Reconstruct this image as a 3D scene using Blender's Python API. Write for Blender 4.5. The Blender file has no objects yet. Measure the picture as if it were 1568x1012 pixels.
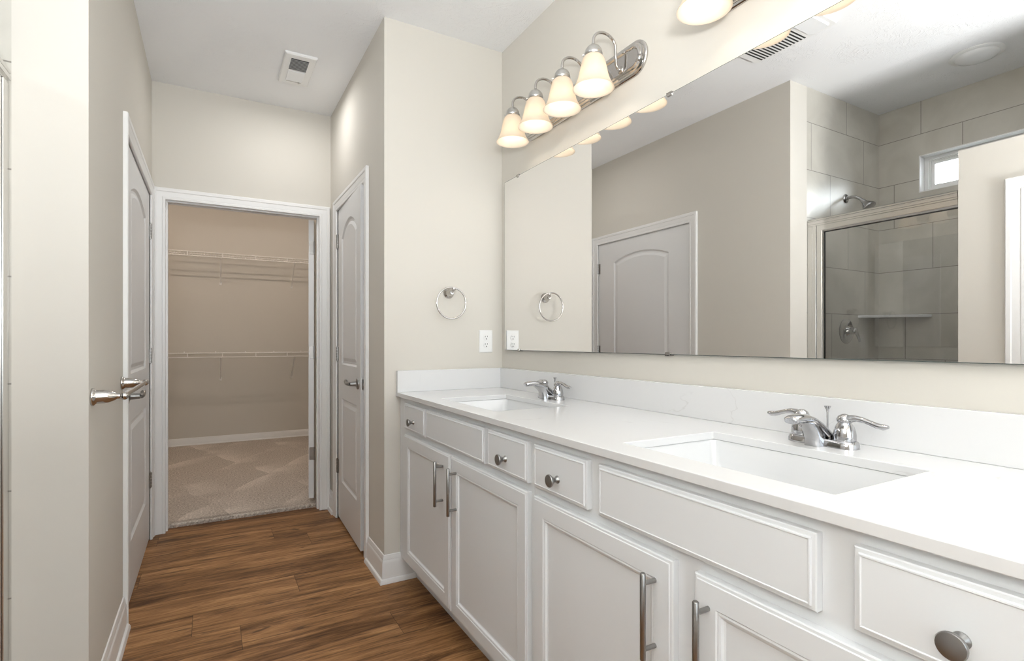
import bpy, bmesh, math, random
from mathutils import Vector, Matrix
random.seed(7)
PI = math.pi
SC = bpy.context.scene
COL = SC.collection

# ---------------------------------------------------------------- camera
H_CAM = 1.166
cam_d = bpy.data.cameras.new('camera')
cam = bpy.data.objects.new('camera', cam_d)
COL.objects.link(cam)
cam.location = (0, 0, H_CAM)
cam.rotation_euler = (PI/2, 0, -math.radians(29.607))
cam_d.sensor_fit = 'HORIZONTAL'
cam_d.sensor_width = 36.0
cam_d.lens = 812.69/1568*36.0
cam_d.shift_y = (523.01-506)/1568
cam_d.clip_start = 0.02
SC.camera = cam

# ---------------------------------------------------------------- world + exposure
SC.view_settings.view_transform = 'Standard'
SC.view_settings.look = 'None'
SC.view_settings.gamma = 1
SC.view_settings.use_curve_mapping = False
SC.view_settings.exposure = 0.33
W = bpy.data.worlds.new('daylight'); SC.world = W
W.use_nodes = True
bg = W.node_tree.nodes['Background']
bg.inputs[0].default_value = (0.80, 0.90, 1.0, 1)
bg.inputs[1].default_value = 2.6

def area(name, loc, rot, sx, sy, power, col=(1, 1, 1)):
    l = bpy.data.lights.new(name, 'AREA'); l.shape = 'RECTANGLE'; l.size = sx; l.size_y = sy
    l.energy = power; l.color = col
    o = bpy.data.objects.new(name, l); COL.objects.link(o); o.location = loc; o.rotation_euler = rot
    return o
def point(name, loc, power, col, r=0.03, parent=None):
    l = bpy.data.lights.new(name, 'POINT'); l.energy = power; l.color = col; l.shadow_soft_size = r
    o = bpy.data.objects.new(name, l); COL.objects.link(o)
    o.location = loc
    if parent: o.parent = parent
    return o
# added fill lights around the camera, then the hall's fan light
area('rear_fill', (0.45, -1.44, 1.55), (PI/2, 0, 0), 1.6, 1.5, 6.0, (0.96, 0.985, 1.0))  # fill added behind the camera, set at an invented window
area('uplight_fill', (-0.15, -0.40, 1.35), (PI-0.22, 0, -0.15), 0.30, 0.30, 58, (0.96, 0.985, 1.0))  # added uplight in place of a bounced flash, brightens the ceiling
area('overhead_fill', (0.45, 0.35, 2.70), (0, 0, 0), 0.55, 0.9, 0.8, (1.0, 0.99, 0.98))  # overhead fill, added without any ceiling fixture
area('ceiling_light_hall', (0.42, 3.35, 2.70), (0, 0, 0), 0.10, 0.14, 3.0, (1.0, 0.99, 0.98))
area('daylight_shower_window', (-1.50, 1.26, 2.30), (0, -PI/2+0.75, 0), 0.22, 0.85, 9.0, (0.90, 0.96, 1.0))
point('closet_lamp', (0.86, 5.58, 2.66), 10, (1.0, 0.84, 0.71), 0.012)
point('closet_lamp', (-0.61, 5.58, 2.66), 8.5, (1.0, 0.84, 0.71), 0.012)

# ---------------------------------------------------------------- materials
def new_mat(name):
    m = bpy.data.materials.new(name); m.use_nodes = True
    nt = m.node_tree
    return m, nt, nt.nodes['Principled BSDF']
def simple(name, col, rough=0.5, metal=0.0, coat=0.0, noise=None, bump=None, spec=0.5, var=0.0):
    m, nt, p = new_mat(name)
    p.inputs['Base Color'].default_value = (*col, 1)
    p.inputs['Roughness'].default_value = rough
    p.inputs['Metallic'].default_value = metal
    p.inputs['Specular IOR Level'].default_value = spec
    p.inputs['Coat Weight'].default_value = coat
    tc = nt.nodes.new('ShaderNodeTexCoord')
    if bump:
        sc, st, dist = bump
        n = nt.nodes.new('ShaderNodeTexNoise'); n.inputs['Scale'].default_value = sc; n.inputs['Detail'].default_value = 4
        b = nt.nodes.new('ShaderNodeBump'); b.inputs['Strength'].default_value = st; b.inputs['Distance'].default_value = dist
        nt.links.new(tc.outputs['Object'], n.inputs['Vector']); nt.links.new(n.outputs['Fac'], b.inputs['Height'])
        nt.links.new(b.outputs['Normal'], p.inputs['Normal'])
    if var:
        n = nt.nodes.new('ShaderNodeTexNoise'); n.inputs['Scale'].default_value = 1.7; n.inputs['Detail'].default_value = 2
        mx = nt.nodes.new('ShaderNodeMix'); mx.data_type = 'RGBA'
        mx.inputs[6].default_value = (*[c*(1-var) for c in col], 1); mx.inputs[7].default_value = (*[min(1, c*(1+var)) for c in col], 1)
        nt.links.new(tc.outputs['Object'], n.inputs['Vector']); nt.links.new(n.outputs['Fac'], mx.inputs[0])
        nt.links.new(mx.outputs[2], p.inputs['Base Color'])
    return m
def L(nt, a, b): nt.links.new(a, b)
def math_node(nt, op, a, b=None, c=None):
    n = nt.nodes.new('ShaderNodeMath'); n.operation = op
    for i, v in enumerate((a, b, c)):
        if v is None: continue
        if isinstance(v, (int, float)): n.inputs[i].default_value = v
        else: nt.links.new(v, n.inputs[i])
    return n.outputs[0]

M = {}
M['wall'] = simple('beige_wall_paint', (0.672, 0.641, 0.583), 0.85, bump=(260, 0.10, 0.0006), spec=0.25, var=0.012)
M['trim'] = simple('white_trim_paint', (0.85, 0.845, 0.835), 0.32, spec=0.45)
M['door'] = simple('white_door_paint', (0.80, 0.80, 0.80), 0.42, bump=(140, 0.06, 0.0004), spec=0.45)
M['cabinet'] = simple('white_cabinet_paint', (0.785, 0.80, 0.815), 0.33, spec=0.45)
M['white_plastic'] = simple('white_plastic', (0.85, 0.85, 0.84), 0.35)
M['porcelain'] = simple('sink_porcelain', (0.70, 0.705, 0.71), 0.08, coat=0.4)
M['chrome'] = simple('polished_chrome', (0.50, 0.50, 0.51), 0.045, 1.0)
M['nickel'] = simple('polished_nickel', (0.54, 0.52, 0.50), 0.10, 1.0)
M['satin'] = simple('satin_nickel', (0.60, 0.59, 0.57), 0.28, 1.0)
M['gunmetal'] = simple('brushed_grey_metal', (0.34, 0.335, 0.325), 0.30, 1.0)
M['hinge'] = simple('satin_hinge_metal', (0.36, 0.35, 0.34), 0.33, 1.0)
M['dark'] = simple('dark_slot', (0.015, 0.015, 0.016), 0.6)
M['black'] = simple('gasket_black', (0.01, 0.01, 0.01), 0.7)  # plain black of the shower door gasket
M['wire'] = simple('white_vinyl_wire', (0.90, 0.88, 0.85), 0.4)
M['alu'] = simple('brushed_aluminium_frame', (0.66, 0.65, 0.63), 0.22, 1.0)
M['mirror'] = simple('silver_mirror', (0.90, 0.895, 0.89), 0.0, 1.0)
M['mirror_edge'] = simple('mirror_edge_glass', (0.10, 0.12, 0.11), 0.2)
M['lens'] = simple('frosted_lens', (0.86, 0.87, 0.88), 0.25)

# ceiling: stomped texture
def ceiling_mat():
    m, nt, p = new_mat('stomped_white_ceiling')
    p.inputs['Base Color'].default_value = (0.88, 0.885, 0.89, 1); p.inputs['Roughness'].default_value = 0.9
    p.inputs['Specular IOR Level'].default_value = 0.2
    tc = nt.nodes.new('ShaderNodeTexCoord')
    n1 = nt.nodes.new('ShaderNodeTexNoise'); n1.inputs['Scale'].default_value = 4.5; n1.inputs['Detail'].default_value = 2
    L(nt, tc.outputs['Object'], n1.inputs['Vector'])
    va = nt.nodes.new('ShaderNodeVectorMath'); va.operation = 'MULTIPLY_ADD'
    L(nt, n1.outputs['Color'], va.inputs[0]); va.inputs[1].default_value = (0.5, 0.5, 0.5); L(nt, tc.outputs['Object'], va.inputs[2])
    w = nt.nodes.new('ShaderNodeTexNoise'); w.inputs['Scale'].default_value = 26; w.inputs['Detail'].default_value = 3; w.inputs['Distortion'].default_value = 3.0
    L(nt, va.outputs[0], w.inputs['Vector'])
    r = nt.nodes.new('ShaderNodeValToRGB'); r.color_ramp.elements[0].position = 0.52; r.color_ramp.elements[1].position = 0.66
    L(nt, w.outputs['Fac'], r.inputs[0])
    n3 = nt.nodes.new('ShaderNodeTexNoise'); n3.inputs['Scale'].default_value = 3.2
    L(nt, tc.outputs['Object'], n3.inputs['Vector'])
    r3 = nt.nodes.new('ShaderNodeValToRGB'); r3.color_ramp.elements[0].position = 0.42; r3.color_ramp.elements[1].position = 0.6
    L(nt, n3.outputs['Fac'], r3.inputs[0])
    h = math_node(nt, 'MULTIPLY', r.outputs[0], r3.outputs[0])
    b = nt.nodes.new('ShaderNodeBump'); b.inputs['Strength'].default_value = 0.45; b.inputs['Distance'].default_value = 0.004
    L(nt, h, b.inputs['Height']); L(nt, b.outputs['Normal'], p.inputs['Normal'])
    return m
M['ceiling'] = ceiling_mat()

def row_pattern(nt, along, across, row_h, row0, length, rnd_seed):
    """returns (row idx, board idx, distance to nearest joint in metres)"""
    a0 = math_node(nt, 'DIVIDE', math_node(nt, 'SUBTRACT', across, row0), row_h)
    row = math_node(nt, 'FLOOR', a0)
    fr = math_node(nt, 'SUBTRACT', a0, row)
    wn = nt.nodes.new('ShaderNodeTexWhiteNoise'); wn.noise_dimensions = '1D'
    L(nt, math_node(nt, 'ADD', row, rnd_seed), wn.inputs['W'])
    off = wn.outputs['Value']
    b0 = math_node(nt, 'ADD', math_node(nt, 'DIVIDE', along, length), off)
    bi = math_node(nt, 'FLOOR', b0)
    fb = math_node(nt, 'SUBTRACT', b0, bi)
    d1 = math_node(nt, 'MULTIPLY', math_node(nt, 'MINIMUM', fr, math_node(nt, 'SUBTRACT', 1.0, fr)), row_h)
    d2 = math_node(nt, 'MULTIPLY', math_node(nt, 'MINIMUM', fb, math_node(nt, 'SUBTRACT', 1.0, fb)), length)
    return row, bi, math_node(nt, 'MINIMUM', d1, d2)

def wood_mat():
    m, nt, p = new_mat('oak_vinyl_plank')
    tc = nt.nodes.new('ShaderNodeTexCoord'); s = nt.nodes.new('ShaderNodeSeparateXYZ'); L(nt, tc.outputs['Object'], s.inputs[0])
    row, bi, d = row_pattern(nt, s.outputs[0], s.outputs[1], 0.197, 2.447, 1.22, 3.37)
    wn = nt.nodes.new('ShaderNodeTexWhiteNoise'); wn.noise_dimensions = '2D'
    cb = nt.nodes.new('ShaderNodeCombineXYZ'); L(nt, row, cb.inputs[0]); L(nt, bi, cb.inputs[1]); L(nt, cb.outputs[0], wn.inputs['Vector'])
    sh = nt.nodes.new('ShaderNodeVectorMath'); sh.operation = 'MULTIPLY_ADD'
    L(nt, wn.outputs['Color'], sh.inputs[0]); sh.inputs[1].default_value = (17, 9, 5); L(nt, tc.outputs['Object'], sh.inputs[2])
    def grain(sx, sy, det, dist, rough=0.6):
        mp = nt.nodes.new('ShaderNodeMapping'); mp.inputs['Scale'].default_value = (sx, sy, 1.0)
        L(nt, sh.outputs[0], mp.inputs['Vector'])
        n = nt.nodes.new('ShaderNodeTexNoise'); n.inputs['Scale'].default_value = 1.0; n.inputs['Detail'].default_value = det
        n.inputs['Distortion'].default_value = dist; n.inputs['Roughness'].default_value = rough
        L(nt, mp.outputs[0], n.inputs['Vector']); return n.outputs['Fac']
    g1 = grain(1.6, 13, 6, 0.8, 0.65)      # broad figure
    g2 = grain(7, 95, 4, 0.4, 0.75)        # pores
    g4 = grain(2.4, 30, 5, 1.6, 0.65)      # dark streaks
    g5 = grain(5.0, 16, 2, 0.5)            # knots
    f = math_node(nt, 'ADD', math_node(nt, 'MULTIPLY', g1, 0.60), math_node(nt, 'MULTIPLY', g2, 0.40))
    f = math_node(nt, 'ADD', f, math_node(nt, 'MULTIPLY', math_node(nt, 'SUBTRACT', wn.outputs['Value'], 0.5), 0.10))
    r = nt.nodes.new('ShaderNodeValToRGB'); e = r.color_ramp.elements
    e[0].position = 0.36; e[0].color = (0.080, 0.033, 0.012, 1)
    e[1].position = 0.64; e[1].color = (0.56, 0.310, 0.135, 1)
    for pos, c in ((0.43, (0.175, 0.080, 0.030, 1)), (0.50, (0.290, 0.142, 0.057, 1)), (0.57, (0.40, 0.205, 0.085, 1))):
        k = e.new(pos); k.color = c
    L(nt, f, r.inputs[0])
    r2 = nt.nodes.new('ShaderNodeValToRGB'); r2.color_ramp.elements[0].position = 0.54; r2.color_ramp.elements[1].position = 0.66
    L(nt, g4, r2.inputs[0])
    r5 = nt.nodes.new('ShaderNodeValToRGB'); r5.color_ramp.elements[0].position = 0.70; r5.color_ramp.elements[1].position = 0.80
    L(nt, g5, r5.inputs[0])
    dk = math_node(nt, 'MAXIMUM', math_node(nt, 'MULTIPLY', r2.outputs[0], 0.80), math_node(nt, 'MULTIPLY', r5.outputs[0], 0.8))
    mx = nt.nodes.new('ShaderNodeMix'); mx.data_type = 'RGBA'; mx.inputs[7].default_value = (0.060, 0.027, 0.013, 1)
    L(nt, dk, mx.inputs[0]); L(nt, r.outputs[0], mx.inputs[6])
    j = math_node(nt, 'LESS_THAN', d, 0.0011)
    mj = nt.nodes.new('ShaderNodeMix'); mj.data_type = 'RGBA'; mj.inputs[7].default_value = (0.03, 0.015, 0.008, 1)
    L(nt, math_node(nt, 'MULTIPLY', j, 0.7), mj.inputs[0]); L(nt, mx.outputs[2], mj.inputs[6])
    L(nt, mj.outputs[2], p.inputs['Base Color'])
    p.inputs['Roughness'].default_value = 0.5; p.inputs['Specular IOR Level'].default_value = 0.25
    b = nt.nodes.new('ShaderNodeBump'); b.inputs['Strength'].default_value = 0.25; b.inputs['Distance'].default_value = 0.001
    L(nt, g2, b.inputs['Height']); L(nt, b.outputs['Normal'], p.inputs['Normal'])
    return m
M['wood'] = wood_mat()

def carpet_mat():
    m, nt, p = new_mat('beige_cut_pile_carpet')
    tc = nt.nodes.new('ShaderNodeTexCoord')
    n = nt.nodes.new('ShaderNodeTexNoise'); n.inputs['Scale'].default_value = 85; n.inputs['Detail'].default_value = 4
    L(nt, tc.outputs['Object'], n.inputs['Vector'])
    # vacuum strokes: wedges of brushed pile, each with one crisp and one fading side
    g = nt.nodes.new('ShaderNodeTexNoise'); g.inputs['Scale'].default_value = 1.6; g.inputs['Detail'].default_value = 2
    L(nt, tc.outputs['Object'], g.inputs['Vector'])
    wv = nt.nodes.new('ShaderNodeVectorMath'); wv.operation = 'MULTIPLY_ADD'; L(nt, g.outputs['Color'], wv.inputs[0]); wv.inputs[1].default_value = (0.22, 0.22, 0); L(nt, tc.outputs['Object'], wv.inputs[2])
    st = None
    for ang_, sc_, ph in ((0.55, 1.9, 0.2), (-0.35, 1.5, 0.55)):
        mp = nt.nodes.new('ShaderNodeMapping'); mp.inputs['Rotation'].default_value = (0, 0, ang_)
        L(nt, wv.outputs[0], mp.inputs['Vector'])
        sx = nt.nodes.new('ShaderNodeSeparateXYZ'); L(nt, mp.outputs[0], sx.inputs[0])
        fr = math_node(nt, 'FRACT', math_node(nt, 'ADD', math_node(nt, 'MULTIPLY', sx.outputs[0], sc_), ph))
        w_ = math_node(nt, 'MAXIMUM', math_node(nt, 'SUBTRACT', 1.0, math_node(nt, 'MULTIPLY', fr, 2.3)), 0.0)
        st = w_ if st is None else math_node(nt, 'MAXIMUM', st, w_)
    ga = nt.nodes.new('ShaderNodeValToRGB'); ga.color_ramp.elements[0].position = 0.45; ga.color_ramp.elements[1].position = 0.58
    L(nt, g.outputs['Fac'], ga.inputs[0])
    st = math_node(nt, 'MULTIPLY', st, ga.outputs[0])
    n9 = nt.nodes.new('ShaderNodeTexNoise'); n9.inputs['Scale'].default_value = 300; n9.inputs['Detail'].default_value = 1
    L(nt, tc.outputs['Object'], n9.inputs['Vector'])
    f = math_node(nt, 'ADD', math_node(nt, 'MULTIPLY', n.outputs['Fac'], 0.75), math_node(nt, 'MULTIPLY', n9.outputs['Fac'], 0.45))
    f = math_node(nt, 'ADD', f, math_node(nt, 'MULTIPLY', st, 0.13))
    r = nt.nodes.new('ShaderNodeValToRGB'); e = r.color_ramp.elements
    e[0].position = 0.38; e[0].color = (0.24, 0.195, 0.155, 1); e[1].position = 0.86; e[1].color = (0.86, 0.78, 0.70, 1)
    L(nt, f, r.inputs[0]); L(nt, r.outputs[0], p.inputs['Base Color'])
    p.inputs['Roughness'].default_value = 1; p.inputs['Specular IOR Level'].default_value = 0.05
    b = nt.nodes.new('ShaderNodeBump'); b.inputs['Strength'].default_value = 0.6; b.inputs['Distance'].default_value = 0.004
    L(nt, n.outputs['Fac'], b.inputs['Height']); L(nt, b.outputs['Normal'], p.inputs['Normal'])
    return m
M['carpet'] = carpet_mat()

def quartz_mat():
    m, nt, p = new_mat('white_veined_quartz')
    tc = nt.nodes.new('ShaderNodeTexCoord')
    n = nt.nodes.new('ShaderNodeTexNoise'); n.inputs['Scale'].default_value = 2.3; n.inputs['Detail'].default_value = 5; n.inputs['Distortion'].default_value = 1.2
    L(nt, tc.outputs['Object'], n.inputs['Vector'])
    d = math_node(nt, 'ABSOLUTE', math_node(nt, 'SUBTRACT', n.outputs['Fac'], 0.5))
    v = math_node(nt, 'SUBTRACT', 1.0, math_node(nt, 'MINIMUM', math_node(nt, 'MULTIPLY', d, 130.0), 1.0))
    n2 = nt.nodes.new('ShaderNodeTexNoise'); n2.inputs['Scale'].default_value = 5; L(nt, tc.outputs['Object'], n2.inputs['Vector'])
    r = nt.nodes.new('ShaderNodeValToRGB'); r.color_ramp.elements[0].position = 0.56; r.color_ramp.elements[1].position = 0.66
    L(nt, n2.outputs['Fac'], r.inputs[0])
    f = math_node(nt, 'MULTIPLY', math_node(nt, 'MULTIPLY', v, r.outputs[0]), 0.30)
    mx = nt.nodes.new('ShaderNodeMix'); mx.data_type = 'RGBA'; mx.inputs[6].default_value = (0.75, 0.75, 0.752, 1); mx.inputs[7].default_value = (0.50, 0.48, 0.46, 1)
    L(nt, f, mx.inputs[0]); L(nt, mx.outputs[2], p.inputs['Base Color'])
    p.inputs['Roughness'].default_value = 0.16; p.inputs['Specular IOR Level'].default_value = 0.5
    return m
M['quartz'] = quartz_mat()

def tile_mat(name, along_axis, z0, offs):
    m, nt, p = new_mat(name)
    tc = nt.nodes.new('ShaderNodeTexCoord'); s = nt.nodes.new('ShaderNodeSeparateXYZ'); L(nt, tc.outputs['Object'], s.inputs[0])
    al = s.outputs[along_axis]; z = s.outputs[2]
    a0 = math_node(nt, 'DIVIDE', math_node(nt, 'SUBTRACT', z, z0), 0.295)
    row = math_node(nt, 'FLOOR', a0); fr = math_node(nt, 'SUBTRACT', a0, row)
    b0 = math_node(nt, 'DIVIDE', math_node(nt, 'ADD', math_node(nt, 'SUBTRACT', al, offs), math_node(nt, 'MULTIPLY', row, -0.222 if along_axis == 1 else -0.206)), 0.60)
    b0 = math_node(nt, 'ADD', b0, 20.0)
    bi = math_node(nt, 'FLOOR', b0); fb = math_node(nt, 'SUBTRACT', b0, bi)
    d1 = math_node(nt, 'MULTIPLY', math_node(nt, 'MINIMUM', fr, math_node(nt, 'SUBTRACT', 1.0, fr)), 0.295)
    d2 = math_node(nt, 'MULTIPLY', math_node(nt, 'MINIMUM', fb, math_node(nt, 'SUBTRACT', 1.0, fb)), 0.60)
    j = math_node(nt, 'LESS_THAN', math_node(nt, 'MINIMUM', d1, d2), 0.0022)
    wn = nt.nodes.new('ShaderNodeTexWhiteNoise'); wn.noise_dimensions = '2D'
    cb = nt.nodes.new('ShaderNodeCombineXYZ'); L(nt, row, cb.inputs[0]); L(nt, bi, cb.inputs[1]); L(nt, cb.outputs[0], wn.inputs['Vector'])
    n = nt.nodes.new('ShaderNodeTexNoise'); n.inputs['Scale'].default_value = 3.5; n.inputs['Detail'].default_value = 6; n.inputs['Distortion'].default_value = 0.8
    L(nt, tc.outputs['Object'], n.inputs['Vector'])
    r = nt.nodes.new('ShaderNodeValToRGB'); e = r.color_ramp.elements
    e[0].position = 0.3; e[0].color = (0.50, 0.475, 0.42, 1); e[1].position = 0.72; e[1].color = (0.63, 0.605, 0.545, 1)
    L(nt, math_node(nt, 'ADD', n.outputs['Fac'], math_node(nt, 'MULTIPLY', math_node(nt, 'SUBTRACT', wn.outputs['Value'], 0.5), 0.15)), r.inputs[0])
    mj = nt.nodes.new('ShaderNodeMix'); mj.data_type = 'RGBA'; mj.inputs[7].default_value = (0.27, 0.25, 0.22, 1)
    L(nt, j, mj.inputs[0]); L(nt, r.outputs[0], mj.inputs[6]); L(nt, mj.outputs[2], p.inputs['Base Color'])
    p.inputs['Roughness'].default_value = 0.30
    return m
M['tile_back'] = tile_mat('greige_wall_tile_back', 1, 2.525, 1.698)
M['tile_side'] = tile_mat('greige_wall_tile_side', 0, 2.525, -0.916)

def shade_mat():
    m, nt, p = new_mat('frosted_lamp_glass')
    out = nt.nodes['Material Output']
    tr = nt.nodes.new('ShaderNodeBsdfTranslucent'); tr.inputs[0].default_value = (0.66, 0.58, 0.47, 1)
    df = nt.nodes.new('ShaderNodeBsdfDiffuse'); df.inputs[0].default_value = (0.80, 0.74, 0.66, 1)
    mx = nt.nodes.new('ShaderNodeMixShader'); mx.inputs[0].default_value = 0.45
    em = nt.nodes.new('ShaderNodeEmission'); em.inputs[0].default_value = (1.0, 0.86, 0.68, 1); em.inputs[1].default_value = 0.12
    ad = nt.nodes.new('ShaderNodeAddShader')
    L(nt, tr.outputs[0], mx.inputs[1]); L(nt, df.outputs[0], mx.inputs[2]); L(nt, mx.outputs[0], ad.inputs[0]); L(nt, em.outputs[0], ad.inputs[1])
    L(nt, ad.outputs[0], out.inputs['Surface'])
    return m
M['shade'] = shade_mat()
def emit_mat(name, col, s):
    m, nt, p = new_mat(name)
    p.inputs['Base Color'].default_value = (*col, 1)
    p.inputs['Emission Color'].default_value = (*col, 1); p.inputs['Emission Strength'].default_value = s
    return m
M['bulb'] = emit_mat('lit_bulb', (1.0, 0.93, 0.82), 1.6)
def glass_mat(name, tint, refl):
    m, nt, p = new_mat(name)
    out = nt.nodes['Material Output']
    t = nt.nodes.new('ShaderNodeBsdfTransparent'); t.inputs[0].default_value = (*tint, 1)
    g = nt.nodes.new('ShaderNodeBsdfGlossy'); g.inputs['Roughness'].default_value = 0.0
    fz = nt.nodes.new('ShaderNodeFresnel'); fz.inputs[0].default_value = 1.5
    mx = nt.nodes.new('ShaderNodeMixShader')
    L(nt, math_node(nt, 'MINIMUM', math_node(nt, 'MULTIPLY', fz.outputs[0], refl), 1.0), mx.inputs[0])
    L(nt, t.outputs[0], mx.inputs[1]); L(nt, g.outputs[0], mx.inputs[2]); L(nt, mx.outputs[0], out.inputs['Surface'])
    return m
M['shower_glass'] = glass_mat('clear_shower_glass', (0.985, 0.99, 0.985), 1.8)
M['window_glass'] = glass_mat('window_glass', (0.97, 0.98, 0.98), 1.0)

# ---------------------------------------------------------------- mesh builder
class MB:
    def __init__(self): self.v = []; self.f = []
    def add(self, vs, fs):
        n = len(self.v); self.v += [tuple(p) for p in vs]; self.f += [tuple(i+n for i in f) for f in fs]; return self
    def box(self, x0, x1, y0, y1, z0, z1):
        vs = [(x0,y0,z0),(x1,y0,z0),(x1,y1,z0),(x0,y1,z0),(x0,y0,z1),(x1,y0,z1),(x1,y1,z1),(x0,y1,z1)]
        return self.add(vs, [(0,3,2,1),(4,5,6,7),(0,1,5,4),(1,2,6,5),(2,3,7,6),(3,0,4,7)])
    def rings(self, rings, cap0=True, cap1=True, closed=True):
        """loft a list of rings (equal point counts)"""
        n = len(rings[0]); b = len(self.v)
        for r in rings: self.v += [tuple(p) for p in r]
        for k in range(len(rings)-1):
            for i in range(n if closed else n-1):
                j = (i+1) % n
                self.f.append((b+k*n+i, b+k*n+j, b+(k+1)*n+j, b+(k+1)*n+i))
        if cap0: self.f.append(tuple(b+i for i in reversed(range(n))))
        if cap1: self.f.append(tuple(b+(len(rings)-1)*n+i for i in range(n)))
        return self
    def lathe(self, origin, axis, prof, n=32, cap0=True, cap1=True):
        """prof: list of (radius, distance along axis)"""
        o = Vector(origin); a = Vector(axis).normalized()
        u = a.orthogonal().normalized(); w = a.cross(u)
        rs = []
        for r, t in prof:
            r = max(r, 1e-5)
            rs.append([o + a*t + (u*math.cos(2*PI*i/n)+w*math.sin(2*PI*i/n))*r for i in range(n)])
        return self.rings(rs, cap0, cap1)
    def tube(self, pts, rad, n=12, flat=None, closed=False):
        P = [Vector(p) for p in pts]; m = len(P)
        if not isinstance(rad, (list, tuple)): rad = [rad]*m
        rs = []; prev = None
        for i in range(m):
            if closed: t = (P[(i+1) % m]-P[i-1]).normalized()
            else: t = (P[min(i+1, m-1)]-P[max(i-1, 0)]).normalized()
            if prev is None: u = t.orthogonal().normalized()
            else:
                u = prev - t*prev.dot(t)
                u = u.normalized() if u.length > 1e-6 else t.orthogonal().normalized()
            prev = u; w = t.cross(u)
            if flat: # fixed frame: flat=(direction, ratio)
                u = Vector(flat[0]); u = (u - t*u.dot(t)).normalized(); w = t.cross(u)
                rs.append([P[i]+(u*math.cos(2*PI*k/n)*flat[1]+w*math.sin(2*PI*k/n))*rad[i] for k in range(n)])
            else:
                rs.append([P[i]+(u*math.cos(2*PI*k/n)+w*math.sin(2*PI*k/n))*rad[i] for k in range(n)])
        if closed: rs.append(rs[0]); return self.rings(rs, False, False)
        return self.rings(rs)
    def cyl(self, a, b, r, n=12): return self.tube([a, b], r, n)
    def sphere(self, c, r, n=16, m=8, sz=1.0):
        return self.lathe(c, (0,0,1), [(r*math.sin(PI*k/m), -r*sz*math.cos(PI*k/m)) for k in range(m+1)], n)

ORG = {}
def tag(o, label=None, cat=None, group=None, kind=None):
    if label: o['label'] = label
    if cat: o['category'] = cat
    if group: o['group'] = group
    if kind: o['kind'] = kind
    return o
def build(mb, name, mat, parent=None, origin=None, smooth=None, bevel=None, label=None, seg=2):
    if parent is not None: org = ORG[parent.name]
    else: org = Vector(origin) if origin is not None else Vector((0,0,0))
    me = bpy.data.meshes.new(name)
    me.from_pydata([tuple(Vector(p)-org) for p in mb.v], [], mb.f)
    bm = bmesh.new(); bm.from_mesh(me)
    bmesh.ops.remove_doubles(bm, verts=bm.verts, dist=1e-6)
    bmesh.ops.recalc_face_normals(bm, faces=bm.faces)
    bm.to_mesh(me); bm.free()
    me.materials.append(mat)
    o = bpy.data.objects.new(name, me); COL.objects.link(o)
    if parent is not None: o.parent = parent
    else: o.location = org
    ORG[o.name] = org
    if smooth:
        for p in me.polygons: p.use_smooth = True
        me.set_sharp_from_angle(angle=math.radians(smooth))
    if bevel:
        b = o.modifiers.new('soft_edges', 'BEVEL'); b.width = bevel; b.segments = seg; b.limit_method = 'ANGLE'; b.angle_limit = math.radians(40)
    if label: o['label'] = label
    return o
def thing(name, loc, label=None, cat=None, group=None, kind=None):
    o = bpy.data.objects.new(name, None); COL.objects.link(o); o.location = loc
    o.empty_display_size = 0.05
    ORG[o.name] = Vector(loc)
    return tag(o, label, cat, group, kind)
def copy_tree(o, parent=None):
    c = o.copy(); COL.objects.link(c)
    if parent is not None: c.parent = parent
    for ch in list(o.children): copy_tree(ch, c)
    return c
def struct(mb, name, mat, **k):
    return tag(build(mb, name, mat, **k), kind='structure')

# sweep a profile along a polyline with mitred corners.
# pts 2-D path in plane (a,b); prof [(offset to the left of travel, height out of plane)]; mp maps (a,b,h)->xyz
def sweep(mb, pts, prof, mp, closed=False):
    n = len(pts); rs = []
    for i in range(n):
        p = Vector(pts[i])
        d0 = (p-Vector(pts[i-1])).normalized() if (i > 0 or closed) else None
        d1 = (Vector(pts[(i+1) % n])-p).normalized() if (i < n-1 or closed) else None
        if d0 is None: d0 = d1
        if d1 is None: d1 = d0
        n0 = Vector((-d0.y, d0.x)); n1 = Vector((-d1.y, d1.x))
        m = n0+n1; m = m/(m.dot(n0)) if m.length > 1e-6 else n0
        rs.append([mp(p.x+m.x*s, p.y+m.y*s, h) for s, h in prof])
    if closed: rs.append(rs[0])
    return mb.rings(rs, not closed, not closed)

# ---------------------------------------------------------------- dimensions
XL, XR, XM = -0.308, 0.732, 1.381
YF, YR, Y0 = 3.856, 2.540, 1.950
CH = 2.74
T = 0.115
SBX = -1.317           # shower back wall
SDX = -0.476           # shower door plane
PYE = 1.187            # end of the low wall beside the shower

# ---------------------------------------------------------------- shell
struct(MB().box(-1.5, 1.5, -1.62, 3.94, -0.1, 0.0), 'floor', M['wood'])
# carpet: slightly uneven front edge
mb = MB(); N = 160; x0c, x1c = -0.245, 0.672
edge = []
for i in range(N+1):
    x = x0c+(x1c-x0c)*i/N
    edge.append((x, 3.935+random.uniform(-0.004, 0.004)))
top = [(x, y+0.005, 0.024) for x, y in edge]; mid = [(x, y, 0.016) for x, y in edge]; bot = [(x, y+0.004, 0.0) for x, y in edge]; back = [(x, 3.98, 0.024) for x, y in edge]
mb.rings([bot, mid, top, back], False, False, closed=False)
mb.box(-1.02, 1.92, 3.971, 6.86, -0.05, 0.024)
struct(mb, 'floor_closet', M['carpet'])
struct(MB().box(-1.6, 2.1, -1.62, 7.0, CH, CH+0.1), 'ceiling', M['ceiling'])

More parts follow.
